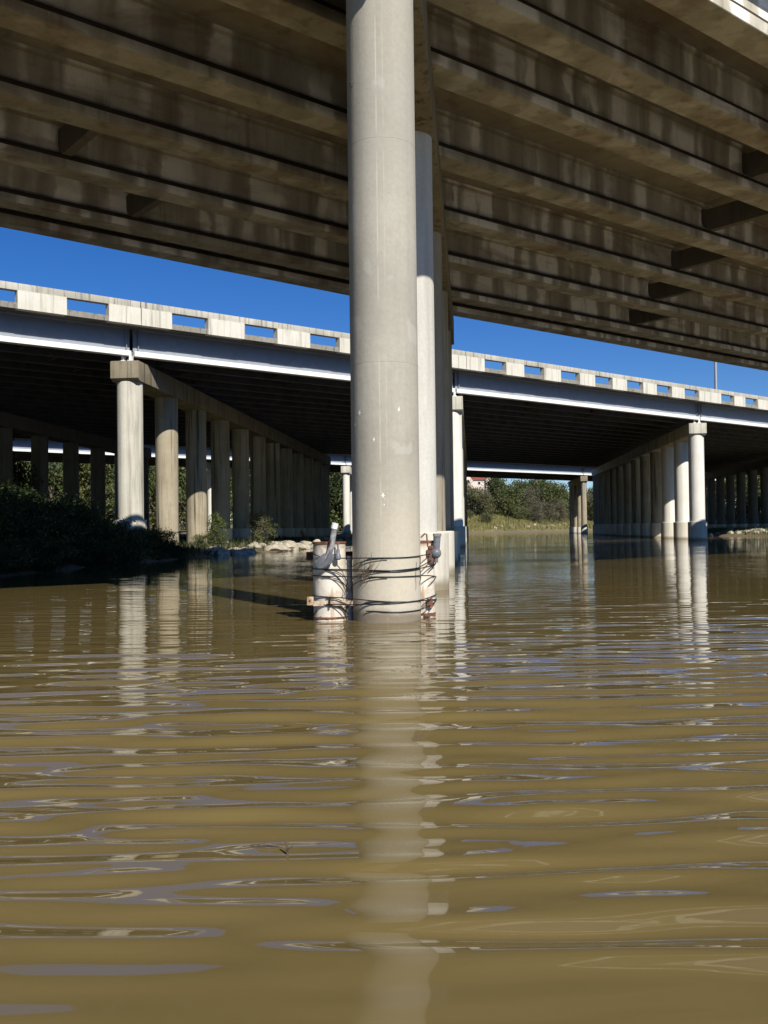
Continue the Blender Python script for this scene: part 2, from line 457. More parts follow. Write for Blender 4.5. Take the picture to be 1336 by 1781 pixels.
def grid_object(name, xs, ys, Z, mat):
    nx, ny = len(xs), len(ys)
    XX, YY = np.meshgrid(xs, ys)
    co = np.stack([XX, YY, Z], -1).reshape(-1, 3).astype(np.float32)
    me = bpy.data.meshes.new(name)
    i = np.arange(nx * ny).reshape(ny, nx)
    q = np.stack([i[:-1, :-1], i[:-1, 1:], i[1:, 1:], i[1:, :-1]], -1).reshape(-1, 4)
    me.vertices.add(len(co)); me.vertices.foreach_set('co', co.ravel())
    me.loops.add(q.size); me.loops.foreach_set('vertex_index', q.ravel().astype(np.int32))
    me.polygons.add(len(q)); me.polygons.foreach_set('loop_start', (np.arange(len(q)) * 4).astype(np.int32))
    me.polygons.foreach_set('use_smooth', np.ones(len(q), bool))
    me.update(calc_edges=True); me.validate()
    me.materials.append(mat)
    o = bpy.data.objects.new(name, me); C.objects.link(o)
    return o

def graded(lo, hi, fine_lo, fine_hi, step, grow=1.18):
    a = list(np.arange(fine_lo, fine_hi + step * 0.5, step))
    s = step; x = fine_lo; left = []
    while x > lo: s *= grow; x -= s; left.append(x)
    s = step; x = a[-1]; right = []
    while x < hi: s *= grow; x += s; right.append(x)
    return np.array(left[::-1] + a + right)

xs = graded(-3000, 3000, -45, 80, 0.9, 1.12); ys = graded(-300, 4500, 14, 300, 1.0, 1.12)
GX, GY = np.meshgrid(xs, ys)
ground = grid_object('ground', xs, ys, ground_h(GX, GY), M['ground'])
tag(ground, 'river bank of dry grass and bare soil behind the water', None, None, 'structure')

def water_surface():
    rng = np.random.default_rng(11)
    xs = graded(-130, 200, -11.5, 28, 0.09, 1.13); ys = graded(-80, 455, -5, 30, 0.04, 1.05)
    X, Y = np.meshgrid(xs, ys)
    H = np.zeros_like(X)
    gx = np.gradient(xs); gy = np.gradient(ys)
    res = np.maximum(gx[None, :] * 0.35, gy[:, None])
    # long low ripples with crests lying nearly across the view, in loose groups
    for i in range(84):
        lam = float(rng.choice([0.17, 0.2, 0.24, 0.28, 0.33, 0.4, 0.5, 0.65])) * rng.uniform(0.88, 1.12)
        th = rng.normal(-0.03, 0.105)
        kx, ky = math.sin(th) * 2 * math.pi / lam, math.cos(th) * 2 * math.pi / lam
        amp = 0.0088 * lam * rng.uniform(0.3, 1.3)
        ex, ey, ph = rng.uniform(-0.22, 0.22), rng.uniform(0.35, 1.6), rng.uniform(0, 6.28)
        env = np.clip(0.25 + 0.75 * np.sin(ex * X + ey * Y + ph), 0, 1) ** 1.4
        bend = 0.22 * np.sin(0.35 * X + rng.uniform(0, 6.28)) + 0.10 * np.sin(1.1 * X + rng.uniform(0, 6.28))
        H += amp * env * np.sin(kx * X + ky * (Y + bend * 0.3) + rng.uniform(0, 6.28)) * np.clip(lam / (4 * res) - 0.4, 0, 1)
    for i in range(30):
        lam = rng.uniform(0.25, 1.0); th = rng.uniform(-1.2, 1.2)
        kx, ky = math.sin(th) * 2 * math.pi / lam, math.cos(th) * 2 * math.pi / lam
        H += 0.0009 * lam * np.sin(kx * X + ky * Y + rng.uniform(0, 6.28)) * np.clip(lam / (4 * res) - 0.4, 0, 1)
    # calmer patches
    P = 0.5 + 0.5 * np.sin(0.45 * X + 0.8 * Y + 1.0) * np.sin(-0.3 * X + 0.55 * Y + 2.2)
    H *= 0.55 + 0.6 * P
    dist = np.hypot(X * .8, Y)
    H *= np.interp(dist, [0, 3.0, 4.2, 7.0, 9.5, 13, 20, 30, 45], [.40, .50, 1.0, 1.25, .72, .27, .15, .10, .06])
    H *= np.interp(X, [-14, -9, 7, 11], [.4, 1, 1, .06]) * np.interp(Y, [-1, 1.5], [.15, 1])
    # very low, wide swells
    for i in range(9):
        lam = rng.uniform(.75, 1.5); th = math.atan2(.883, .469) + rng.normal(0, .28)
        k = 2 * math.pi / lam
        H += rng.uniform(.6, 1.2) * .0125 / k ** 2 * np.sin(k * (math.sin(th) * X + math.cos(th) * Y) + rng.uniform(0, 6.28)) * np.clip(lam / (4 * res) - 0.4, 0, 1)
    o = grid_object('water', xs, ys, H, M['water'])
    tag(o, 'muddy brown rippled river water', None, None, 'structure')
water_surface()

# ------------------------------------------------------------------ near concrete bridge
def girder_profile(w):
    c = w / 2
    # (across, height) closed outline of a prestressed I girder, near edge at 0
    return [(0.015, 0), (w - 0.015, 0), (w, 0.015), (w, 0.26), (w - .12, .44), (c + 0.11, 0.48), (c + 0.11, 1.30), (c + 0.17, 1.37), (c + 0.17, 1.46),
            (c - 0.17, 1.46), (c - 0.17, 1.37), (c - 0.11, 1.30), (c - 0.11, 0.48), (.12, .44), (0, 0.26), (0, 0.015)]
M['ledge'] = plain('ledge_shade_and_dirt', (0.045, 0.036, 0.026), .95, 0, .2, 3)  # recess shade above the flange put into the colour, along with dirt
def darken_ledges(o):
    for p in o.data.polygons:
        n = p.normal
        if .45 < n.z < .9: p.material_index = 1
nb = thing('concrete_bridge', 'wide concrete girder bridge overhead, its stained underside filling the top', 'bridge', near_pt(20, pier_t(20), ZG))
LEFT_GRADE = -0.013; RIGHT_GRADE = 0.0024
FW = 0.80
for e in EDGES:
    tp = pier_t(e + FW / 2)
    prof = girder_profile(FW)
    def cut(u): return (u - FW / 2) * PIER.dot(DN) / PIER.dot(FN)
    # right span
    g = MB(); n = 1
    g.prism(prof, [lambda u, v, tt=tt: near_pt(e + u, tt + cut(u), ZG + v + RIGHT_GRADE * (tt - tp)) for tt in (tp + 0.06, tp + SPAN)])
    darken_ledges(g.build('girder', [M['girder'], M['ledge']], nb))
    g = MB()
    g.prism(prof, [lambda u, v, tt=tt: near_pt(e + u, tt + cut(u), ZG + v + LEFT_GRADE * (tt - tp)) for tt in (tp - SPAN, tp - 0.06)])
    darken_ledges(g.build('girder', [M['girder'], M['ledge']], nb))
# deck slab with overhangs, one piece for each span
p0, p1 = EDGES[0] - 0.55, EDGES[-1] + FW + 0.12
for side in (0, 1):
    g = MB()
    def q(p, far, z):
        tp = pier_t(p)
        t = tp + (SPAN if side else -SPAN) * far
        return near_pt(p, t, ZG + z + (RIGHT_GRADE if side else LEFT_GRADE) * (t - tp))
    g.hexa([q(p0, 0, 1.465), q(p1, 0, 1.465), q(p1, 1, 1.465), q(p0, 1, 1.465), q(p0, 0, 1.70), q(p1, 0, 1.70), q(p1, 1, 1.70), q(p0, 1, 1.70)])
    g.build('deck_slab', M['slab'], nb)
    for pa in (p0 + 0.02, p1 - 0.30):
        g = MB()
        def seg(za, zb_, f0=0, f1=1):
            g.hexa([q(pa, f0, za), q(pa + .28, f0, za), q(pa + .28, f1, za), q(pa, f1, za), q(pa, f0, zb_), q(pa + .28, f0, zb_), q(pa + .28, f1, zb_), q(pa, f1, zb_)])
        seg(1.704, 1.86); seg(2.26, 2.56)
        for k in range(26): seg(1.862, 2.258, (k * 3.05 + .1) / SPAN, (k * 3.05 + 1.65) / SPAN)
        g.build('railing', M['rail'], nb)
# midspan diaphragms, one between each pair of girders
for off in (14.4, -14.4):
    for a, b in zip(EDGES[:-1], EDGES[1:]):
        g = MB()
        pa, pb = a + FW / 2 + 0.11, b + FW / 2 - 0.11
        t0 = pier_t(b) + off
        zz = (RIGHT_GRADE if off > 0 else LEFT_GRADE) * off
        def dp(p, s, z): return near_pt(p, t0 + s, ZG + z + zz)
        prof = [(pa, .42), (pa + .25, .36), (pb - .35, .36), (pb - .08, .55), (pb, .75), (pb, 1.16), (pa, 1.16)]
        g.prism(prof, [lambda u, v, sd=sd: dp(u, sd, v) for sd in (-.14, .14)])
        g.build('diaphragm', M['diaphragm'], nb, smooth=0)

# near pier ------------------------------------------------------------------------------------------
S_NEAR = 7.4; R_NEAR = 0.533
CAP_Z0, CAP_Z1 = 10.62, ZG - 0.10
npier = thing('bridge_pier', 'tall concrete pier in mid river, its pale front column nearest and cables round its foot', 'pier', (COL1.x, COL1.y, 0), 'bridge piers')
pn = Vector((PIER.y, -PIER.x, 0))
def pier_box(mb, base, s0, s1, hw, z0, z1):
    a, b = base + PIER * s0, base + PIER * s1
    Z = Vector((0, 0, 1))
    return mb.hexa([a - pn * hw + Z * z0, a + pn * hw + Z * z0, b + pn * hw + Z * z0, b - pn * hw + Z * z0,
                    a - pn * hw + Z * z1, a + pn * hw + Z * z1, b + pn * hw + Z * z1, b - pn * hw + Z * z1])
s_near = (EDGES[0] - 0.15 - COL1.dot(FN)) / PIER.dot(FN); s_far = (EDGES[-1] + FW + 0.9 - COL1.dot(FN)) / PIER.dot(FN)
mb = MB(); pier_box(mb, COL1, s_near, s_far, 0.60, CAP_Z0, CAP_Z1)
mb.build('cap', M['cap_stained'], npier, bevel=0.02)
for e in EDGES:                                               # bearing pads on the cap
    s = (e + FW / 2 - COL1.dot(FN)) / PIER.dot(FN)
    mb = MB(); c = COL1 + PIER * s
    mb.box((c.x, c.y, (CAP_Z1 + ZG) / 2), (0.5, 1.0, ZG - CAP_Z1 - 0.002), ax=(DN.x, DN.y)); mb.build('bearing_pad', M['pvc_grey'], npier)
for i in range(5):
    c = COL1 + PIER * (S_NEAR * i)
    mb = MB()
    if i == 0:
        r = R_NEAR; prof = [(r, -1.5)]
        for zj in (3.96, 7.40):
            prof += [(r, zj - .05), (r, zj - 0.0085), (r, zj - 0.008), (r - 0.004, zj), (r, zj + 0.008), (r, zj + 0.0085), (r, zj + .05)]
        prof += [(r, CAP_Z0 - 0.002)]
        mb.lathe(c.x, c.y, prof, 96)
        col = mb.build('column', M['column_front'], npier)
        col['label'] = 'pale beige front column with faint casting joints'
    else:
        mb.lathe(c.x, c.y, [(R_NEAR, -1.5), (R_NEAR, CAP_Z0 - 0.002)], 64)
        col = mb.build('column', M['column_back' if i == 1 else 'column_blackened'], npier)
        pm = MB(); pm.lathe(c.x, c.y, [(0.80, -1.5), (0.80, 1.30), (0.77, 1.33)], 64)
        pm.build('plinth', M['plinth'], col)
# dried white splashes on the front column
rng = random.Random(5)
front_col = [o for o in npier.children if o.name.startswith('column')][0]
for px, py, sz in ((625, 716, .075), (650, 764, .05), (693, 712, .055), (666, 862, .07), (617, 735, .035), (668, 878, .03)):
    z = CAM_H + (920 - py) / 1650 * 14.42
    a = math.asin(max(-.98, min(.98, ((px - 668 + .0125 * (920 - py)) / 1650 * 14.5 - COL1.x) / R_NEAR)))
    mb = MB(); ring = []
    nn = 18
    for i in range(nn):
        th = 2 * math.pi * i / nn; rr = sz * (rng.uniform(0.7, 1.1) if i % 3 == 0 else rng.uniform(.25, .45))
        aa = a + rr * 0.6 * math.cos(th) / R_NEAR; h = z + rr * math.sin(th)
        ring.append(mb.bm.verts.new((COL1.x + (R_NEAR + .004) * math.sin(aa), COL1.y - (R_NEAR + .004) * math.cos(aa), h)))
    cv = mb.bm.verts.new((COL1.x + (R_NEAR + .005) * math.sin(a), COL1.y - (R_NEAR + .005) * math.cos(a), z))
    for i in range(nn): mb.face([cv, ring[i], ring[(i + 1) % nn]])
    mb.build('white_splash', M['splash'], front_col, smooth=0)
# small steel hook high on the front column
mb = MB(); hz = CAM_H + (920 - 138) / 1650 * 14.5; ha = math.asin(-.86)
hx, hy = COL1.x + R_NEAR * math.sin(ha), COL1.y - R_NEAR * math.cos(ha)
mb.tube([(hx + .02, hy + .02, hz), (hx - .02, hy - .09, hz + .01), (hx + .0, hy - .12, hz + .03), (hx + .05, hy - .12, hz + .03)], .008, 8)
mb.build('hook', M['bark'], front_col)

# ------------------------------------------------------------------ steel bridge and its piers
def steel_bridge(name, label, A, ang, u0, u1, zb, width, n_gird, rail_posts, joint_us, wall_h=1.52, K=1.33):
    """A: fascia point on the line at u=0; zb: underside of the fascia girder"""
    D = unit(ang); F = Vector((-D.y, D.x, 0))
    def P(p, u, z): return A + F * p + D * u + Vector((0, 0, z))
    root = thing(name, label, 'bridge', P(0, (u0 + u1) / 2, zb))
    def beam(mb, pa, pb, za, zc, ua=u0, ub=u1):
        mb.hexa([P(pa, ua, za), P(pb, ua, za), P(pb, ub, za), P(pa, ub, za), P(pa, ua, zc), P(pb, ua, zc), P(pb, ub, zc), P(pa, ub, zc)])
    # spans of the fascia girder end at the joints
    cuts = [u0] + sorted(joint_us) + [u1]
    for a, b in zip(cuts[:-1], cuts[1:]):
        a2, b2 = a + 0.10, b - 0.10
        mb = MB(); beam(mb, 0.18, 0.22, zb + .262, zb + wall_h - .03, a2, b2)
        u = a2 + .3
        for uu in (a2 + .25, b2 - .25):
            beam(mb, 0.02, 0.165, zb + .264, zb + wall_h - .035, uu, uu + .03)
        w = mb.build('fascia_girder', M['steel_paint'], root)
        mb = MB(); beam(mb, -0.04, 0.46, zb - .02, zb + .26, a2, b2); mb.build('bottom_flange', M['steel_flange'], w)
        mb = MB(); beam(mb, 0.02, 0.35, zb + wall_h - .028, zb + wall_h - .003, a2, b2); mb.build('top_flange', M['steel_paint'], w)
    for i in range(1, n_gird):
        p = 0.2 + (width - 0.4) * i / (n_gird - 1)
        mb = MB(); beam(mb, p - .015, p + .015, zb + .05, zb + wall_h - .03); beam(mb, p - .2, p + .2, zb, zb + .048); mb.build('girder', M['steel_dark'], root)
    # cross frames between the girders
    if n_gird > 6:
        frames = [u0 + 4 + 8.2 * i for i in range(int((u1 - u0 - 8) / 8.2))]
        pitch = (width - 0.4) / (n_gird - 1)
        for uf in frames[5:15]:
            for i in range(3):
                mb = MB()
                pa = 0.2 + pitch * i + .03; pb = pa + pitch - .06; uo = uf + pitch * i * 0.98
                mb.tube([P(pa, uo, zb + .16), P(pb, uo, zb + wall_h - .16)], .05, 4)
                mb.tube([P(pb, uo, zb + .16), P(pa, uo, zb + wall_h - .16)], .05, 4)
                mb.tube([P(pa, uo, zb + .16), P(pb, uo, zb + .16)], .055, 4)
                mb.build('cross_frame', M['steel_dark'], root)
    zd = zb + wall_h
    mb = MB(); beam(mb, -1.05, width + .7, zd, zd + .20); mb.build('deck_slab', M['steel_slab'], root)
    # edge strip of the slab in its own dark weathered concrete
    mb = MB(); beam(mb, -1.10, -1.052, zd - .01, zd + .203); mb.build('deck_edge', M['edge_dark'], root)
    zr = zd + .206
    for p, vis in ((-1.02, True), (width + .4, False)):
        mb = MB()
        segs = [u0] + sorted(joint_us) + [u1]
        for a, b in zip(segs[:-1], segs[1:]):
            beam(mb, p - .05, p + .36, zr + .72, zr + 1.09, a + .025, b - .025)
        rl = mb.build('railing', M['rail_top'], root, bevel=0.012 if vis else 0)
        if rail_posts:
            mb = MB()
            for a, b in zip(segs[:-1], segs[1:]): beam(mb, p, p + .33, zr, zr + .10, a + .025, b - .025)
            mb.build('curb', M['edge_dark'], rl)
            PO = -.115 if vis else .005
            solids = []
            for a, b in zip(segs[:-1], segs[1:]):          # each span: long end panels at the joints, slots between posts
                n = max(1, round((b - a - 1.45) / 4.5)); w = (b - a - 3.7 - 2.3 * n) / max(1, n - 1)
                solids.append((a + .025, a + 1.85)); x = a + 1.85
                for q in range(n):
                    x += 2.3
                    solids.append((x, x + w) if q < n - 1 else (x, b - .025)); x += w
            solids = [q for q in solids if q[1] > u0 + 20 and q[0] < u1 - 40]
            for ua, ub in solids[:95]:
                mb = MB(); beam(mb, p + PO, p + .325, zd - .012, zr + .718, ua, ub)
                mb.build('post', M['rail'], rl)
    return root, P

B2A = Vector((-14.2, 53.2, 0)); B2ANG = 50.6
D2 = unit(B2ANG)
ZB2 = 11.27
U = {'outer': -25.3, 'bank': 0.0, 'mid': 24.9, 'far': 56.4, 'shore': 88.0}
b2, P2 = steel_bridge('steel_bridge', 'steel girder bridge with sunlit edge flange and slotted concrete railing behind the concrete bridge', B2A + Vector((.5, -.7, 0)) * 0.55, B2ANG, -75, 175, ZB2, 50, 20, True,
                      [U['outer'], U['bank'], U['mid'], U['far'], U['shore']])
# the kerb side of the deck
R2 = 0.71; S2 = 6.4; NC = 12
def pier_at(label, base, n, spacing, r, zcap0, zcap1, hw, plinth, mats, base_z=None, first=0, group='bridge piers', bearings=True):
    z0 = gz(base.x, base.y)
    root = thing('bridge_pier', label, 'pier', (base.x, base.y, max(0, z0)), group)
    mb = MB()
    a = base + PIER * (-0.85 + first * spacing); L = spacing * (n - 1 - first) + 1.7
    prof = [(-hw, zcap0 + .02), (-hw + .02, zcap0), (hw - .02, zcap0), (hw, zcap0 + .02), (hw, zcap1), (-hw, zcap1)]
    # chamfered end below
    def ring(s, lift): return lambda u, v: a + PIER * s + pn * u + Vector((0, 0, max(v, zcap0 + lift) if v < zcap1 - .3 else v))
    mb.prism(prof, [ring(0, .16), ring(0.30, 0.0), ring(L - .3, 0), ring(L, .16)])
    mb.build('cap', mats[1], root, smooth=20, bevel=0.012)
    for i in range(first, n):
        c = base + PIER * (spacing * i)
        zb = gz(c.x, c.y) - 0.6
        mb = MB(); mb.lathe(c.x, c.y, [(r, zb), (r, zcap0 + .01)], 48)
        col = mb.build('column', mats[0][min(i, len(mats[0]) - 1)] if isinstance(mats[0], list) else mats[0], root)
        pt = plinth(i) if plinth else None
        if pt:
            mb = MB(); mb.lathe(c.x, c.y, [(r * 1.22, zb), (r * 1.22, pt - .02), (r * 1.2, pt)], 48); mb.build('plinth', M['plinth'], col)
    if bearings and first == 0:
        for k, dx in ((-1, 0), (1, 0)):
            mb = MB()
            c = base + PIER * (-0.35) + pn * (0.22 * k)
            mb.box((c.x, c.y, zcap1 + .045), (.30, .4, .09), ax=(pn.x, pn.y))
            mb.box((c.x, c.y, zcap1 + .215), (.14, .32, .245), ax=(pn.x, pn.y))
            mb.build('bearing', M['steel_flange'], root)
    return root
ZC1 = ZB2 - .02 - .34; ZC0 = ZC1 - 1.12
mats2 = ([M['column_weathered'], M['column_stained_shade']], M['cap_stained']); mats3 = ([M['column_pale']] * 3 + [M['column_stained_shade']], M['column_weathered'])
M2 = {}
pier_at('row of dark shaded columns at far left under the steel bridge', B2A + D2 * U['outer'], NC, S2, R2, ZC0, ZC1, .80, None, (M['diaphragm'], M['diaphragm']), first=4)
pier_at('stained pier on the left bank, its sunlit front column standing in bushes', B2A, NC, S2, R2, ZC0, ZC1, .80, lambda i: 2.1 if i == 0 else (1.6 if i >= 3 else None), mats2)
pier_at('mid river pier of the steel bridge, just right of the tall front column', B2A + D2 * U['mid'], NC, S2, R2, ZC0, ZC1, .80, lambda i: 1.55, mats3)
pier_at('pier standing in the water at right, first columns bright white on round plinths', B2A + D2 * U['far'], NC, S2, R2, ZC0, ZC1, .80, lambda i: 1.72, mats3)
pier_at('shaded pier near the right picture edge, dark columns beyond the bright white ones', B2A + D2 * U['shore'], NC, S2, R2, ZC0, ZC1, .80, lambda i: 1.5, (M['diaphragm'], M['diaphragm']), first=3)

# third bridge further up the river
B3A = Vector((-5.9, 145.0, 0)); B3ANG = 50.2; D3 = unit(B3ANG)
b3, P3 = steel_bridge('steel_bridge', 'distant low steel bridge with white flange seen between the columns of the nearer one', B3A, B3ANG, -110, 150, 11.3, 16, 6, False, [-25.4, 0.2, 57.6])
for u, lb in ((-25.4, 'far off pier on the left bank, a white column between shaded ones'), (0.2, 'far off pier just left of the tall front column, scribbled with dark paint low down'),
              (57.6, 'far off pier standing in open water before the grassy bank')):
    pier_at(lb, B3A + D3 * u, 4, 7.2, 0.55, 9.9, 11.06, .66, lambda i: 1.3, (M['column_stained_shade'], M['cap_stained']) if u > 40 else mats3, bearings=False)

# lamp post on the steel bridge
def lamp():
    b = P2(0.7, 60.4, ZB2 + 1.81)
    # on the far railing; seen above the near one
    root = thing('street_lamp', 'tall thin grey lamp post rising from the steel bridge at right', 'street lamp', b)
    mb = MB(); mb.tube([b, b + Vector((0, 0, 5)), b + Vector((0, 0, 11.5))], [.16, .13, .09], 12); mb.build('pole', M['galv'], root)
    mb = MB(); t = b + Vector((0, 0, 11.4)); mb.tube([t, t + Vector((-.8, -.4, .5)), t + Vector((-1.8, -.9, .6))], .05, 8); mb.build('arm', M['galv'], root)
    mb = MB(); mb.box(t + Vector((-2.1, -1.05, .6)), (.7, .3, .14), ax=(-2, -1)); mb.build('lamp_head', M['galv'], root, bevel=.02)
    mb = MB(); mb.box(b + Vector((0, 0, .1)), (.5, .5, .2)); mb.build('base', M['rail'], root)
lamp()

# ------------------------------------------------------------------ steel tanks strapped to the front column
TL = Vector((-0.868, 14.93, 0)); TR = Vector((0.555, 15.42, 0)); RT = 0.255
def ppx(px, py, d):          # picture position at distance d, to place the fittings
    x, y = px - 668, 890.5 - py
    rl = R(0.716); xr = x * math.cos(rl) + y * math.sin(rl); yr = -x * math.sin(rl) + y * math.cos(rl)
    return Vector((xr / 1650 * d, d, CAM_H + (yr / 1650 + math.tan(R(1.02))) * d))
def tank(c, ztop, label):
    root = thing('steel_tank', label, 'tank', (c.x, c.y, -.5), 'steel tanks strapped to the front column')
    mb = MB(); mb.lathe(c.x, c.y, [(RT, -.5), (RT, ztop - .02)], 48); mb.build('drum', M['tank'], root)
    mb = MB(); mb.lathe(c.x, c.y, [(RT + .001, ztop - .035), (RT + .014, ztop - .03), (RT + .014, ztop), (RT - .02, ztop)], 48); mb.build('rim', M['rust'], root)
    mb = MB(); mb.lathe(c.x, c.y, [(RT + .001, .03), (RT + .01, .035), (RT + .01, .06), (RT + .001, .065)], 48, cap=False); mb.build('bottom_band', M['rust'], root)
    return root
tl = tank(TL, 1.23, 'rusty cream steel tank left of the front column with a white capped pipe')
tr = tank(TR, 1.22, 'rusty cream steel tank mostly hidden behind the right side of the front column')
# left tank fittings
a, b = ppx(571, 968, 14.62), ppx(582, 916, 14.58)
mb = MB(); mb.tube([a + Vector((-.03, 0, -.04)), a, a + (b - a) * .35 + Vector((.02, 0, 0)), b], [.045, .047, .045, .045], 16)
pipe = mb.build('pipe', M['pvc_pale'], tl)
mb = MB(); d = (b - a).normalized(); mb.tube([b - d * .03, b + d * .055], .052, 16); mb.build('pipe_cap', M['pvc_white'], pipe)
mb = MB(); c = ppx(565, 975, 14.6)
ax = Vector((-.45, -.85, .25)).normalized(); u1 = ax.cross(Vector((0, 0, 1))).normalized(); u2 = ax.cross(u1)
if True:
    ang = R(35)
    e1 = u1 * math.cos(ang) + u2 * math.sin(ang); e2 = -u1 * math.sin(ang) + u2 * math.cos(ang)
    rings = []
    for off, sc in ((-.02, 1), (.012, 1), (.02, .92)):
        rings.append([mb.bm.verts.new(c + ax * off + (e1 * .17 * math.cos(t) + e2 * .105 * math.sin(t)) * sc) for t in [2 * math.pi * i / 28 for i in range(28)]])
    for p, q in zip(rings[:-1], rings[1:]):
        for i in range(28): mb.face([p[i], p[(i + 1) % 28], q[(i + 1) % 28], q[i]])
    mb.face(rings[-1]); mb.face(list(reversed(rings[0])))
mb.build('round_plate', M['pvc_grey'], tl)
mb = MB(); c = ppx(588, 966, 14.6)
mb.lathe(c.x, c.y, [(.03, c.z - .07), (.045, c.z - .05), (.045, c.z + .0), (.028, c.z + .03), (.028, c.z + .09), (.014, c.z + .10), (.014, c.z + .2)], 16); mb.build('valve', M['pvc_grey'], tl)
mb = MB(); mb.tube([ppx(571, 962, 14.6), ppx(576, 940, 14.55), ppx(578, 922, 14.6)], .008, 6); mb.tube([ppx(563, 981, 14.58), ppx(574, 960, 14.53)], .007, 6); mb.build('wire', M['rust'], tl)
mb = MB(); A_, B_ = ppx(533, 966, 15.2), ppx(617, 967, 15.2)
mb.box((A_ + B_) / 2, ((B_ - A_).length, .012, .13)); mb.box((A_ + B_) / 2 + Vector((0, -.05, .06)), ((B_ - A_).length, .1, .012)); mb.box((A_ + B_) / 2 + Vector((0, -.05, -.06)), ((B_ - A_).length, .1, .012))
mb.build('upper_bracket', M['rust'], tl)
M['bracket'] = plain('cream_bracket_paint', (0.55, 0.47, 0.34), .6, 0, .2, 9, col2=(.3, .16, .08))
mb = MB(); A_, B_ = ppx(545, 1051, 14.66), ppx(614, 1047, 14.66)
mb.box((A_ + B_) / 2, ((B_ - A_).length, .014, .075)); c = ppx(540, 1045, 14.66); mb.box(c, (.10, .014, .13))
br = mb.build('lower_bracket', M['bracket'], tl)
mb = MB(); c = ppx(539.5, 1044, 14.645); mb.tube([c + Vector((0, -.012, 0)), c + Vector((0, .004, 0))], .012, 10); mb.build('bolt', M['rust'], br)
mb = MB(); c = ppx(574, 1049, 14.63); mb.box(c, (.02, .03, .14)); mb.build('clip', M['black_cable'], tl)
# junk between tank and column
mb = MB(); c = ppx(608, 1010, 14.9); mb.lathe(c.x, c.y + .1, [(.06, -.5), (.06, .55), (.045, .6), (.045, 1.0)], 16); mb.build('standpipe', M['pvc_pale'], tl)
# right tank fittings
a, b = ppx(758.5, 957, 15.2), ppx(760.5, 931, 15.2)
mb = MB(); mb.tube([a, b], .058, 18); pipe = mb.build('pipe', M['pvc_grey'], tr)
mb = MB(); mb.tube([b - Vector((0, 0, .02)), b + Vector((0, 0, .03))], [.068, .068], 18); mb.build('pipe_cap', M['pvc_pale'], pipe)
mb = MB(); c = ppx(758, 962, 15.2)
bmesh.ops.create_uvsphere(mb.bm, u_segments=20, v_segments=12, radius=.088, matrix=Matrix.Translation(c)); mb.tube([c, c + Vector((-.10, .02, -.03))], .062, 14); mb.tube([c, c + Vector((.0, 0, -.15))], .035, 12)
mb.build('elbow', M['pvc_grey'], pipe)
mb = MB(); c = ppx(747, 962, 15.2); mb.box(c, (.10, .08, .11)); mb.box(c + Vector((.03, 0, .09)), (.09, .05, .05)); mb.box(c + Vector((.02, 0, -.11)), (.09, .06, .09)); mb.build('pipe_clamp', M['rust'], tr, bevel=.01)
mb = MB(); mb.tube([ppx(732, 935, 15.2), ppx(739, 928, 15.2), ppx(742, 929, 15.2), ppx(744, 950, 15.2)], .012, 8); mb.build('bent_rod', M['rust'], tr)
mb = MB(); c = ppx(748, 1048, 15.15); mb.box(c, (.09, .05, .13)); mb.box(ppx(748, 1070, 15.15), (.18, .05, .03)); mb.build('lower_bracket', M['rust'], tr)

# cables wrapped round the tanks and the column
def hull_path(z_of, s0=0.0, s1=1.0, n=80):
    """front path over left tank, front column and right tank; z_of(s) gives the height"""
    pts = []
    rt, rc = RT + .018, R_NEAR + .014
    for i in range(15):
        th = R(180 + 8 + 74 * i / 14); pts.append((TL.x + rt * math.cos(th), TL.y + rt * math.sin(th)))
    for i in range(31):
        th = R(262 + (338 - 262) * i / 30); pts.append((COL1.x + rc * math.cos(th), COL1.y + rc * math.sin(th)))
    for i in range(8):
        th = R(325 + 40 * i / 7); pts.append((TR.x + rt * math.cos(th), TR.y + rt * math.sin(th)))
    acc = [0]
    for p, q in zip(pts[:-1], pts[1:]): acc.append(acc[-1] + math.dist(p, q))
    out = []
    for i in range(n + 1):
        s = (s0 + (s1 - s0) * i / n) * acc[-1]
        x = np.interp(s, acc, [p[0] for p in pts]); y = np.interp(s, acc, [p[1] for p in pts])
        out.append((x, y, z_of(s / acc[-1])))
    return out
def zpy(py): return CAM_H + (920.5 - py) / 1650 * 14.45
def lin(*kp): return lambda s: float(np.interp(s, [k for k, _ in kp], [zpy(v) for _, v in kp]))
CG = 'cables round the front column'
def cable(label, pts, r=.0085):
    mb = MB(); mb.tube(pts, r, 7)
    return tag(mb.build('cable', M['black_cable'], None), label, 'cable', CG)
cable('topmost black cable round the column and left tank', hull_path(lin((0, 960), (.1, 969), (.2, 971), (.6, 970.5), (1, 966))))
cable('second black cable from the top, rising to the right behind the pipe', hull_path(lin((0, 990), (.3, 991), (.5, 993), (.7, 990), (.85, 982), (1, 972))))
cable('black cable lying just under the rising one, straight across the column', hull_path(lin((0, 991.5), (.3, 993.5), (.55, 995), (.75, 991), (.9, 989.5), (1, 985)), .12, 1))
cable('middle black cable, crossing tank and column at their mid height', hull_path(lin((0, 1002), (.3, 1003.5), (.5, 1003.5), (.7, 1004), (.85, 1006), (1, 1010))))
cable('black cable running over the cream bracket of the left tank', hull_path(lin((0, 1037), (.25, 1041), (.4, 1045), (.6, 1048), (.8, 1047), (1, 1043))))
cable('black cable just below the cream bracket, meeting the one above it', hull_path(lin((0, 1052), (.3, 1052), (.45, 1050), (.65, 1047.5), (.85, 1050.5), (1, 1052))))
cable('lowest black cable close above the waterline of the column', hull_path(lin((0, 1064), (.4, 1063), (.55, 1065), (.75, 1064), (.9, 1060), (1, 1052)), .36, 1))
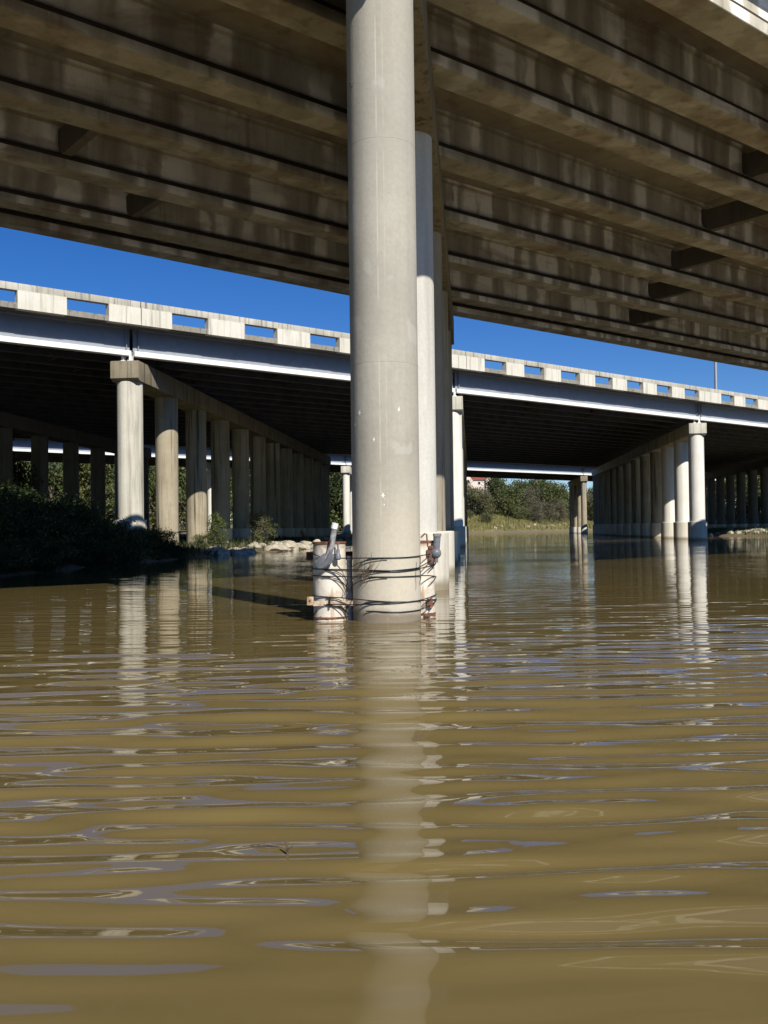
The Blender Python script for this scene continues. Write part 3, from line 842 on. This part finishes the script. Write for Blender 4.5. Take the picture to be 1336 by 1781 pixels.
def arc_on(c, r, a0, a1, z0, z1, pw, label):
    pts = []
    for i in range(25):
        t = i / 24; th = R(a0 + (a1 - a0) * t)
        pts.append((c.x + r * math.cos(th), c.y + r * math.sin(th), z0 + (z1 - z0) * (1 - (1 - t) ** pw)))
    cable(label, pts, .0075)
rc, rt = R_NEAR + .03, RT + .03
arc_on(COL1, rc, 192, 272, zpy(990), zpy(972), 2, 'curved cable end drooping left from the topmost cable on the column')
arc_on(COL1, rc, 188, 275, zpy(1013), zpy(993), 2, 'curved cable drooping left from the second cable on the column')
arc_on(COL1, rc, 186, 272, zpy(1028), zpy(1004), 2.2, 'curved cable drooping left from the middle cable on the column')
arc_on(COL1, rc, 190, 272, zpy(1063), zpy(1047), 2.2, 'curved cable drooping left between the two lowest cable lines')
arc_on(TL, rt, 355, 255, zpy(1020), zpy(991), 2.2, 'curved cable drooping right across the tank from its upper cable')
arc_on(TL, rt, 355, 250, zpy(1032), zpy(1003.5), 2.2, 'curved cable drooping right across the tank from its middle cable')
arc_on(TL, rt, 355, 262, zpy(1062), zpy(1041), 2.2, 'curved cable drooping right across the cream tank bracket')
arc_on(TL, rt, 352, 250, zpy(1073), zpy(1053), 2.2, 'lowest curved cable near the bottom edge of the left tank')
arc_on(TR, rt, 300, 345, zpy(1025), zpy(1010), 1.2, 'short slanting cable end in mid height on the right tank')
arc_on(TR, rt, 300, 345, zpy(1072), zpy(1050), 1.2, 'short slanting cable end low on the rusty right tank')
arc_on(TR, rt, 300, 345, zpy(1000), zpy(984), 1.2, 'short slanting cable end under the pipe of the right tank')
# driftwood twigs caught on the cables
def twig_bundle():
    rng = random.Random(9)
    mb = MB()
    base = ppx(640, 998, 14.30)
    for i in range(16):
        p = base + Vector((rng.uniform(-.2, .02), rng.uniform(-.03, .02), rng.uniform(-.1, .05)))
        d = Vector((rng.uniform(.1, .5), rng.uniform(-.2, .1), rng.uniform(.2, 1))).normalized() * rng.uniform(.12, .34)
        mb.tube([p, p + d * .5 + Vector((rng.uniform(-.02, .02), 0, rng.uniform(-.02, .02))), p + d], [.006, .004, .002], 5)
    mb.tube([ppx(628, 1020, 14.3), ppx(640, 990, 14.28), ppx(645, 978, 14.28), ppx(647, 960, 14.3)], [.008, .007, .005, .002], 6)
    tag(mb.build('driftwood', M['twig'], None), 'dry driftwood twigs caught on the cables of the column', 'driftwood')
    mb = MB()
    mb.tube([ppx(731, 968, 14.55), ppx(730.5, 990, 14.5), ppx(732, 1005, 14.5), ppx(729, 1018, 14.52)], [.008, .008, .007, .003], 6)
    tag(mb.build('driftwood', M['twig'], None), 'single upright stick hanging at the right edge of the column', 'driftwood')
twig_bundle()

# ------------------------------------------------------------------ vegetation
LEAF_MATS = [M['leaf_dark'], M['leaf_mid'], M['leaf_light'], M['leaf_olive'], M['leaf_yellow'], M['leaf_grey']]
def leaf_mesh(name, blobs, n, size, rng, weights, twigs=0):
    """many small folded leaves on and in a set of blobs (centre, radii); denser clumps, open gaps"""
    co, mi = [], []
    clumps = []
    tot = sum(b[1][0] * b[1][1] * b[1][2] for b in blobs)
    for c, rr in blobs:
        k = max(6, int(n / 26 * rr[0] * rr[1] * rr[2] / tot))
        for _ in range(k):
            d = Vector((rng.gauss(0, 1), rng.gauss(0, 1), rng.gauss(0, 1))).normalized() * (rng.random() ** 0.38)
            w = rng.choices(range(len(weights)), weights)[0]
            clumps.append((Vector((c[0] + d.x * rr[0], c[1] + d.y * rr[1], c[2] + d.z * rr[2])), rng.uniform(.5, 1.3) * size * 3.2, w))
    for p, cr, w in clumps:
        for _ in range(26):
            q = p + Vector((rng.gauss(0, .5), rng.gauss(0, .5), rng.gauss(0, .38))) * cr
            s = size * rng.uniform(.55, 1.25)
            nrm = Vector((rng.gauss(0, .7), rng.gauss(0, .7), rng.gauss(.5, .6))).normalized()
            t = nrm.cross(Vector((rng.gauss(0, 1), rng.gauss(0, 1), rng.gauss(0, 1)))).normalized(); b = nrm.cross(t)
            co += [q - t * s * .5, q + b * s * .28 + nrm * s * .08, q + t * s * .55, q - b * s * .28 + nrm * s * .08]
            mi.append(w if rng.random() < .8 else rng.choices(range(len(weights)), weights)[0])
    me = bpy.data.meshes.new(name)
    nq = len(mi)
    arr = np.array([tuple(v) for v in co], np.float32)
    me.vertices.add(len(arr)); me.vertices.foreach_set('co', arr.ravel())
    me.loops.add(nq * 4); me.loops.foreach_set('vertex_index', np.arange(nq * 4, dtype=np.int32))
    me.polygons.add(nq); me.polygons.foreach_set('loop_start', (np.arange(nq) * 4).astype(np.int32))
    for m in LEAF_MATS: me.materials.append(m)
    me.polygons.foreach_set('material_index', np.array(mi, np.int32))
    me.update(calc_edges=True)
    return me
def tree_proto(kind, rng, h, w, weights, n, size, name='tree', trunk_h=.10, spread=1.0):
    nb_ = rng.randint(15, 19); blobs = []
    for i in range(nb_):
        a = rng.uniform(0, 6.28); rad = w * .5 * rng.uniform(.15, .72) * spread
        zc = h * (trunk_h + (.86 - trunk_h) * (i + rng.random()) / nb_)
        f = 1 - .55 * max(0, (zc / h - .55) / .45)
        blobs.append(((rad * math.cos(a) * f, rad * math.sin(a) * f, zc), (w * .2 * rng.uniform(.7, 1.25), w * .2 * rng.uniform(.7, 1.25), h * .11 * rng.uniform(.8, 1.4))))
    root = bpy.data.objects.new(name, None)
    me = leaf_mesh('crown', blobs, n, size, rng, weights)
    cr = bpy.data.objects.new('crown', me); cr.parent = root
    mb = MB()
    tr_ = .02 * h + .04
    top = Vector((rng.uniform(-.4, .4), rng.uniform(-.4, .4), h * .6))
    mb.tube([Vector((0, 0, -.5)), Vector((0, 0, .02)), top * .5 + Vector((.1, 0, 0)), top], [tr_ * 1.35, tr_, tr_ * .75, tr_ * .35], 9)
    for c, rr in blobs:
        f = rng.uniform(.35, .85); s = top * f
        mb.tube([s, (s + Vector(c)) * .5 + Vector((0, 0, .15)), Vector(c)], [tr_ * .4, tr_ * .28, tr_ * .1], 6)
    bm = mb.bm; bmesh.ops.recalc_face_normals(bm, faces=bm.faces)
    tm = bpy.data.meshes.new('trunk'); bm.to_mesh(tm); bm.free(); tm.materials.append(M['bark'])
    tm.polygons.foreach_set('use_smooth', [True] * len(tm.polygons))
    to = bpy.data.objects.new('trunk', tm); to.parent = root
    return root, cr, to
used_proto = set()
def place(proto, x, y, rz, sc, label, cat, group, name=None, zoff=-.1):
    root, *ch = proto
    r = root.copy() if root.name in used_proto else root
    first = root.name not in used_proto
    used_proto.add(root.name)
    if first:
        C.objects.link(root)
        for c in ch: C.objects.link(c)
    else:
        C.objects.link(r)
        for c in ch:
            c2 = c.copy(); C.objects.link(c2); c2.parent = r
    r.location = (x, y, max(0, gz(x, y)) + zoff); r.rotation_euler = (0, 0, rz); r.scale = tuple(1.3 * q for q in (sc if isinstance(sc, tuple) else (sc,) * 3))
    return tag(r, label, cat, group)
rng = random.Random(21)
#            dark mid light olive yellow grey
T_DARK = tree_proto('a', rng, 8, 7, (4, 4, 1, 1, 0, 0), 6500, .36)
T_MID = tree_proto('b', rng, 8, 7.5, (1.5, 4, 3, 2, .3, 0), 6500, .36)
T_OLIVE = tree_proto('c', rng, 7, 6.5, (1, 2, 1, 5, .8, 1), 5600, .36)
T_GREY = tree_proto('d', rng, 7, 6, (.3, .6, .5, 2, .3, 5), 4200, .28)
T_YEL = tree_proto('e', rng, 8, 6.5, (2, 4, 3, 1, 3, 0), 6200, .36)
S_BUSH = tree_proto('f', rng, 3.2, 4, (1, 2, 2.5, 4, .5, .5), 3000, .26, 'bush', .12)
S_DARK = tree_proto('g', rng, 2.4, 3.4, (8, 1, .2, .2, 0, 0), 4200, .13, 'bush', .08)
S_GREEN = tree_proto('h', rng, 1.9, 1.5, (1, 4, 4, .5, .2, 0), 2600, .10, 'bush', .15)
S_PALE = tree_proto('i', rng, 2.2, 2.0, (.5, 1, 2, 4, 1.5, .5), 2400, .09, 'bush', .12)
def at(px, d, k=1.3): return ((px - 668) / 1650 * d * k, d * k)
GT = 'trees on the far bank under the distant bridge'
# far bank trees seen through the opening
names = {'T_DARK': 'dense dark green tree', 'T_MID': 'leafy mid green tree', 'T_OLIVE': 'olive brown tree', 'T_GREY': 'sparse greyish tree', 'T_YEL': 'tree with yellowing leaves'}
protos = {'T_DARK': T_DARK, 'T_MID': T_MID, 'T_OLIVE': T_OLIVE, 'T_GREY': T_GREY, 'T_YEL': T_YEL}
far = [(796, 176, 'T_MID', .9), (826, 170, 'T_OLIVE', .86), (845, 166, 'T_OLIVE', .86), (818, 186, 'T_DARK', .85), (865, 182, 'T_DARK', 1.12), (884, 172, 'T_DARK', .98), (905, 186, 'T_MID', 1.1),
       (897, 178, 'T_OLIVE', .95), (925, 176, 'T_GREY', 1.08), (912, 192, 'T_GREY', 1.1), (946, 186, 'T_MID', 1.2), (963, 182, 'T_MID', 1.1), (938, 200, 'T_DARK', 1.2), (975, 192, 'T_OLIVE', 1.08),
       (990, 186, 'T_MID', 1.0), (1008, 192, 'T_OLIVE', 1.02), (1026, 196, 'T_GREY', 1.05), (1042, 190, 'T_MID', 1.0), (1060, 200, 'T_DARK', 1.0), (858, 200, 'T_MID', 1.0), (880, 206, 'T_OLIVE', 1.15),
       (955, 172, 'T_GREY', .72), (935, 168, 'T_GREY', .66), (975, 178, 'T_GREY', .75), (1030, 210, 'T_DARK', 1.0)]
for i, (px, d, kd, sc) in enumerate(far):
    x, y = at(px, d, 1.62)
    place(protos[{'T_DARK': 'T_MID'}.get(kd, kd) if i % 2 else kd], x, y, rng.uniform(0, 6.28), (sc * rng.uniform(.95, 1.15), sc * rng.uniform(.95, 1.15), sc * rng.uniform(.95, 1.1) * .98), names[{'T_DARK': 'T_MID'}.get(kd, kd) if i % 2 else kd] + ' in the wood on the grassy far bank', 'tree', GT)
for px, d, sc in ((846, 146, .75), (905, 158, 1.05), (925, 160, .9), (887, 160, .8), (948, 164, .85), (815, 150, .6), (985, 172, .8)):
    x, y = at(px, d, 1.74); place(S_BUSH, x, y, rng.uniform(0, 6.28), sc, 'olive bush on the grassy far bank in front of the wood', 'bush', 'bushes on the far bank')
# trees behind the distant bridge, left
GL = 'trees on the left bank beyond the steel bridge'
left = [(-20, 108, 'T_DARK', 1.1), (18, 112, 'T_DARK', 1.15), (60, 118, 'T_YEL', 1.0), (90, 112, 'T_DARK', .95), (118, 116, 'T_YEL', 1.15), (140, 122, 'T_YEL', 1.2), (165, 118, 'T_MID', 1.15), (186, 126, 'T_YEL', 1.15),
        (215, 128, 'T_MID', 1.15), (240, 130, 'T_DARK', 1.2), (262, 126, 'T_MID', 1.1), (285, 134, 'T_DARK', 1.2), (312, 132, 'T_MID', 1.15), (338, 138, 'T_MID', 1.15), (365, 140, 'T_DARK', 1.2),
        (395, 142, 'T_MID', 1.15), (430, 146, 'T_DARK', 1.15), (470, 148, 'T_MID', 1.15), (510, 150, 'T_DARK', 1.2), (555, 156, 'T_MID', 1.3), (578, 152, 'T_DARK', 1.35), (598, 158, 'T_DARK', 1.3), (620, 160, 'T_MID', 1.3),
        (640, 165, 'T_DARK', 1.3), (665, 168, 'T_MID', 1.3), (700, 172, 'T_DARK', 1.3), (735, 176, 'T_MID', 1.3), (770, 180, 'T_DARK', 1.2)]
for px, d, kd, sc in left:
    x, y = at(px, d); place(protos[kd], x, y, rng.uniform(0, 6.28), (sc, sc, sc * 1.15), names[kd] + ' on the left bank seen between shaded columns', 'tree', GL)
for px, d, kd, sc in ((1245, 165, 'T_MID', 1.0), (1285, 160, 'T_DARK', 1.0), (1320, 162, 'T_MID', 1.0), (1200, 175, 'T_YEL', 1.0), (1160, 180, 'T_MID', 1.0), (1110, 190, 'T_DARK', 1.0), (1350, 165, 'T_DARK', 1.0)):
    x, y = at(px, d); place(protos[kd], x, y, rng.uniform(0, 6.28), sc, names[kd] + ' on the right bank seen between shaded columns', 'tree', 'trees on the right bank')
# shaded bushes on the left bank
GB = 'shaded bushes on the dark left bank'
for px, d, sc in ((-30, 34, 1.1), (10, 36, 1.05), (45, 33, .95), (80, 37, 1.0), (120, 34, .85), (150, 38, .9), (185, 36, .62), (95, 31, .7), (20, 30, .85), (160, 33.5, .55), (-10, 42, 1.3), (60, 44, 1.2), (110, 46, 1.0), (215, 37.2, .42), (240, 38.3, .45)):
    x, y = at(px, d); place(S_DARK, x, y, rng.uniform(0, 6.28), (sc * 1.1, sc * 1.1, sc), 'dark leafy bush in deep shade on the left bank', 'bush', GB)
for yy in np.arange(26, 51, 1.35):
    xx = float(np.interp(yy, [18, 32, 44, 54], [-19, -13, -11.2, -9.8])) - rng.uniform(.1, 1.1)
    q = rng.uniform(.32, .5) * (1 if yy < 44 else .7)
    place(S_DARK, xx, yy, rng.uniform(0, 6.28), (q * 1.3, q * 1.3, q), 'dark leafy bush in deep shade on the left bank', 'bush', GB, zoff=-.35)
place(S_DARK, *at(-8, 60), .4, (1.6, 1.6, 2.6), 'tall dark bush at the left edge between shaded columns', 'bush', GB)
for px, d, sc, lb in ((262, 40.0, .62, 'sunlit and shaded bush against the square foot of the left pier'), (284, 40.5, .60, 'loose bush hiding the foot of the second column of the left pier'),
                      (350, 46.5, .42, 'small bush at the foot of the third column of the left pier'), (300, 38.0, .36, 'low bush at the water edge below the left pier')):
    x, y = at(px, d); place(S_GREEN if px != 300 else S_DARK, x, y, rng.uniform(0, 6.28), (sc * 1.5, sc * 1.5, sc), lb, 'bush', None)
place(S_GREEN, *at(376, 51), 1.0, (.75, .75, .98), 'bright green bush standing left of the white plinth', 'bush', None)
place(S_PALE, *at(455, 55), 2.2, (.95, .95, .95), 'feathery pale bush standing in front of the shaded columns', 'bush', None)
place(S_PALE, *at(527, 60), 1.2, (.35, .35, .5), 'tiny pale plant on the rocks near the left tank', 'bush', None)
# grass tufts -----------------------------------------------------------------------------------------
def grass(name, label, region, n, hmin, hmax, mat, seed):
    rg = np.random.default_rng(seed)
    x = rg.uniform(region[0], region[1], n); y = rg.uniform(region[2], region[3], n)
    s = shore_dist(x, y); ok = (s > region[4]) & (s < region[5])
    x, y = x[ok], y[ok]; z = ground_h(x, y)
    n = len(x); hh = rg.uniform(hmin, hmax, n); a = rg.uniform(0, 6.28, n); w = hh * .13
    lx, ly = rg.normal(0, .3, n) * hh, rg.normal(0, .3, n) * hh
    dx, dy = np.cos(a) * w, np.sin(a) * w
    v = np.stack([np.stack([x - dx, y - dy, z - .03], -1), np.stack([x + dx, y + dy, z - .03], -1), np.stack([x + lx, y + ly, z + hh], -1)], 1).reshape(-1, 3)
    me = bpy.data.meshes.new(name)
    me.vertices.add(len(v)); me.vertices.foreach_set('co', v.astype(np.float32).ravel())
    me.loops.add(n * 3); me.loops.foreach_set('vertex_index', np.arange(n * 3, dtype=np.int32))
    me.polygons.add(n); me.polygons.foreach_set('loop_start', (np.arange(n) * 3).astype(np.int32))
    me.update(calc_edges=True); me.materials.append(mat)
    o = bpy.data.objects.new(name, me); C.objects.link(o)
    tag(o, label, None, None, 'stuff')
grass('grass', 'dry yellow green grass on the far bank', (12, 120, 222, 345, 1.2, 40), 120000, .4, 1.1, M['grass'], 3)
grass('ground_cover', 'low dense weeds along the left waterline', (-18, 0, 40, 95, .1, 4), 30000, .10, .34, M['leaf_olive'], 4)
grass('ground_cover', 'low green weeds over the right bank', (36, 100, 95, 200, .6, 40), 30000, .2, .7, M['leaf_mid'], 8)
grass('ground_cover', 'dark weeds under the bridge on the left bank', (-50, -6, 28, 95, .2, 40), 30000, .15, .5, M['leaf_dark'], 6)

# rocks -----------------------------------------------------------------------------------------------
def rock_mesh(seed):
    rg = random.Random(seed); bm = bmesh.new()
    bmesh.ops.create_icosphere(bm, subdivisions=3, radius=1)
    o = Vector((seed * 3.7, seed, 0))
    for v in bm.verts:
        n = mnoise.noise(v.co * .9 + o) * .45 + mnoise.noise(v.co * 2.4 + o) * .18
        v.co = v.co * (1 + n); v.co.z *= .62
        for k in range(3):
            pl = Vector((math.sin(seed + k * 2.1), math.cos(seed * 1.3 + k), .4)).normalized()
            ex = v.co.dot(pl) - .72
            if ex > 0: v.co -= pl * ex * .85
    me = bpy.data.meshes.new('rock'); bm.to_mesh(me); bm.free(); me.materials.append(M['rock'])
    me.polygons.foreach_set('use_smooth', [True] * len(me.polygons)); me.set_sharp_from_angle(angle=R(28))
    return me
RM = [rock_mesh(i + 1) for i in range(6)]
rg = random.Random(14)
def rock(x, y, s, label, group, z=None):
    o = bpy.data.objects.new('rock', rg.choice(RM)); C.objects.link(o)
    zz = gz(x, y) if z is None else z
    o.location = (x, y, max(-.05, zz) + s * .22); o.rotation_euler = (rg.uniform(-.3, .3), rg.uniform(-.3, .3), rg.uniform(0, 6.28))
    o.scale = (s * rg.uniform(.9, 1.5), s * rg.uniform(.8, 1.2), s * rg.uniform(.75, 1.1))
    tag(o, label, 'rock', group)
GRK = 'pale rocks along the left waterline'
for i in range(95):
    y = 56 + 46 * rg.random() ** 1.3
    x = float(np.interp(y, [54, 60, 66, 76, 92, 115], [-9.8, -8.3, -6.2, -4.9, -3.6, 0])) - rg.uniform(-.1, 2.2)
    rock(x, y, rg.uniform(.22, .58) * (1 if y > 62 else .8), 'pale limestone rock in the line along the left waterline', GRK)
for i in range(34):
    px = 1226 + 115 * rg.random(); d = 116 + rg.uniform(-1, 12); x, y = at(px, d, 1)
    rock(x, y, rg.uniform(.3, .6), 'pale rock on the bank right of the bright columns', 'rocks on the right bank')
for i in range(40):
    px = 860 + 150 * rg.random(); x = (px - 668) / 1650; 
    # along the foot of the far bank
    d = 243 + (px - 860) * .26 + rg.uniform(0, 9); x *= d
    if float(shore_dist(np.array([x]), np.array([d]))[0]) < -.2: continue
    rock(x, d, rg.uniform(.25, .7), 'pale stone at the foot of the grassy far bank', 'stones at the foot of the far bank')

# house on the hill and a utility pole -----------------------------------------------------------------
def house():
    d = 430.0; x, y = at(831, d, 1)
    z0 = gz(x, y); 
    M['stucco'] = plain('pink_stucco', (0.72, 0.60, 0.52), .9, 0, .05, .6); M['tile'] = plain('red_roof_tiles', (0.30, 0.075, 0.05), .8, 0, .15, 2.0)
    M['glass'] = plain('dark_window_glass', (0.03, 0.035, 0.045), .15, 0, .1, 1); M['white'] = plain('white_trim', (0.8, 0.78, 0.74), .6, 0, .04, 2)
    root = thing('house', 'pinkish house with red roof showing above the far trees', 'house', (x, y, z0))
    w, dp, ht = 18.0, 11.0, CAM_H + (918 - 836) / 1650 * d
    mb = MB(); mb.box((x, y, (z0 + ht) / 2), (w, dp, ht - z0)); mb.build('wall', M['stucco'], root)
    mb = MB(); rz = ht + 3.2
    v = [(x - w / 2 - .6, y - dp / 2 - .6, ht + .003), (x + w / 2 + .6, y - dp / 2 - .6, ht + .003), (x + w / 2 + .6, y + dp / 2 + .6, ht + .003), (x - w / 2 - .6, y + dp / 2 + .6, ht + .003), (x - w / 4, y, rz), (x + w / 4, y, rz)]
    vv = [mb.bm.verts.new(q) for q in v]
    for f in ((0, 1, 5, 4), (1, 2, 5), (2, 3, 4, 5), (3, 0, 4), (3, 2, 1, 0)): mb.face([vv[i] for i in f])
    rf = mb.build('roof', M['tile'], root, smooth=0)
    for gx, gw, gh in ((-4.6, 4.2, 3.6), (5.0, 3.6, 3.4)):
        mb = MB(); yy = y - dp / 2
        prof = [(-gw / 2, z0), (gw / 2, z0), (gw / 2, ht), (0, ht + gh * .75), (-gw / 2, ht)]
        mb.prism(prof, [lambda u, v_, o=o: Vector((x + gx + u, yy - o, v_)) for o in (1.2, -2.0)]); gb = mb.build('gable', M['stucco'], root, smooth=0)
        mb = MB()
        for sg in (-1, 1):
            a = Vector((x + gx + sg * (gw / 2 + .35), yy - 1.5, ht - .35)); b = Vector((x + gx, yy - 1.5, ht + gh * .75 + .1)); Y = Vector((0, 3.4, 0)); Zt = Vector((0, 0, .18))
            mb.hexa([a, b, b + Y, a + Y, a + Zt, b + Zt, b + Y + Zt, a + Y + Zt])
        mb.build('gable_roof', M['tile'], root, smooth=0)
        mb = MB(); mb.box((x + gx, yy - 1.23, ht - .6), (1.1, .04, 1.5)); wd = mb.build('window', M['white'], root)
        mb = MB(); mb.box((x + gx, yy - 1.26, ht - .6), (.85, .03, 1.25)); mb.build('pane', M['glass'], wd)
    mb = MB(); mb.box((x + .3, y - dp / 2 - .03, ht - 1.4), (1.4, .05, 1.6)); wd = mb.build('window', M['white'], root)
    mb = MB(); mb.box((x + .3, y - dp / 2 - .07, ht - 1.4), (1.1, .03, 1.3)); mb.build('pane', M['glass'], wd)
house()
def pole():
    d = 385.0; x, y = at(908, d, 1); z0 = gz(x, y); zt = CAM_H + (917 - 838) / 1650 * d
    root = thing('utility_pole', 'wooden utility pole with cross arm above the far trees', 'utility pole', (x, y, z0))
    mb = MB(); mb.tube([(x, y, z0), (x, y, zt)], [.22, .16], 8); mb.build('pole', M['bark'], root)
    mb = MB(); mb.box((x, y - .2, zt - .35), (3.2, .16, .2)); mb.build('cross_arm', M['bark'], root)
    mb = MB()
    for q in (-1.4, -.6, .6, 1.4): mb.tube([(x + q, y - .2, zt - .25), (x + q, y - .2, zt + .15)], .07, 6)
    mb.build('insulators', M['galv'], root)
pole()

# a snagged stick in the foreground
def floaters():
    d = CAM_H * 1650 / (1478 - 918); x = (492 - 668) / 1650 * d
    mb = MB(); mb.tube([(x, d, -.05), (x + .005, d, .02), (x - .006, d + .01, .055)], [.007, .006, .003], 6); mb.tube([(x, d, .015), (x + .03, d - .01, .04)], [.004, .002], 5)
    mb.tube([(x - .20, d + .12, -.008), (x - .09, d + .10, .012), (x + .02, d + .09, -.006)], [.006, .007, .004], 6)
    tag(mb.build('snagged_stick', M['twig'], None), 'short dark stick poking out of the foreground water', 'stick')
floaters()
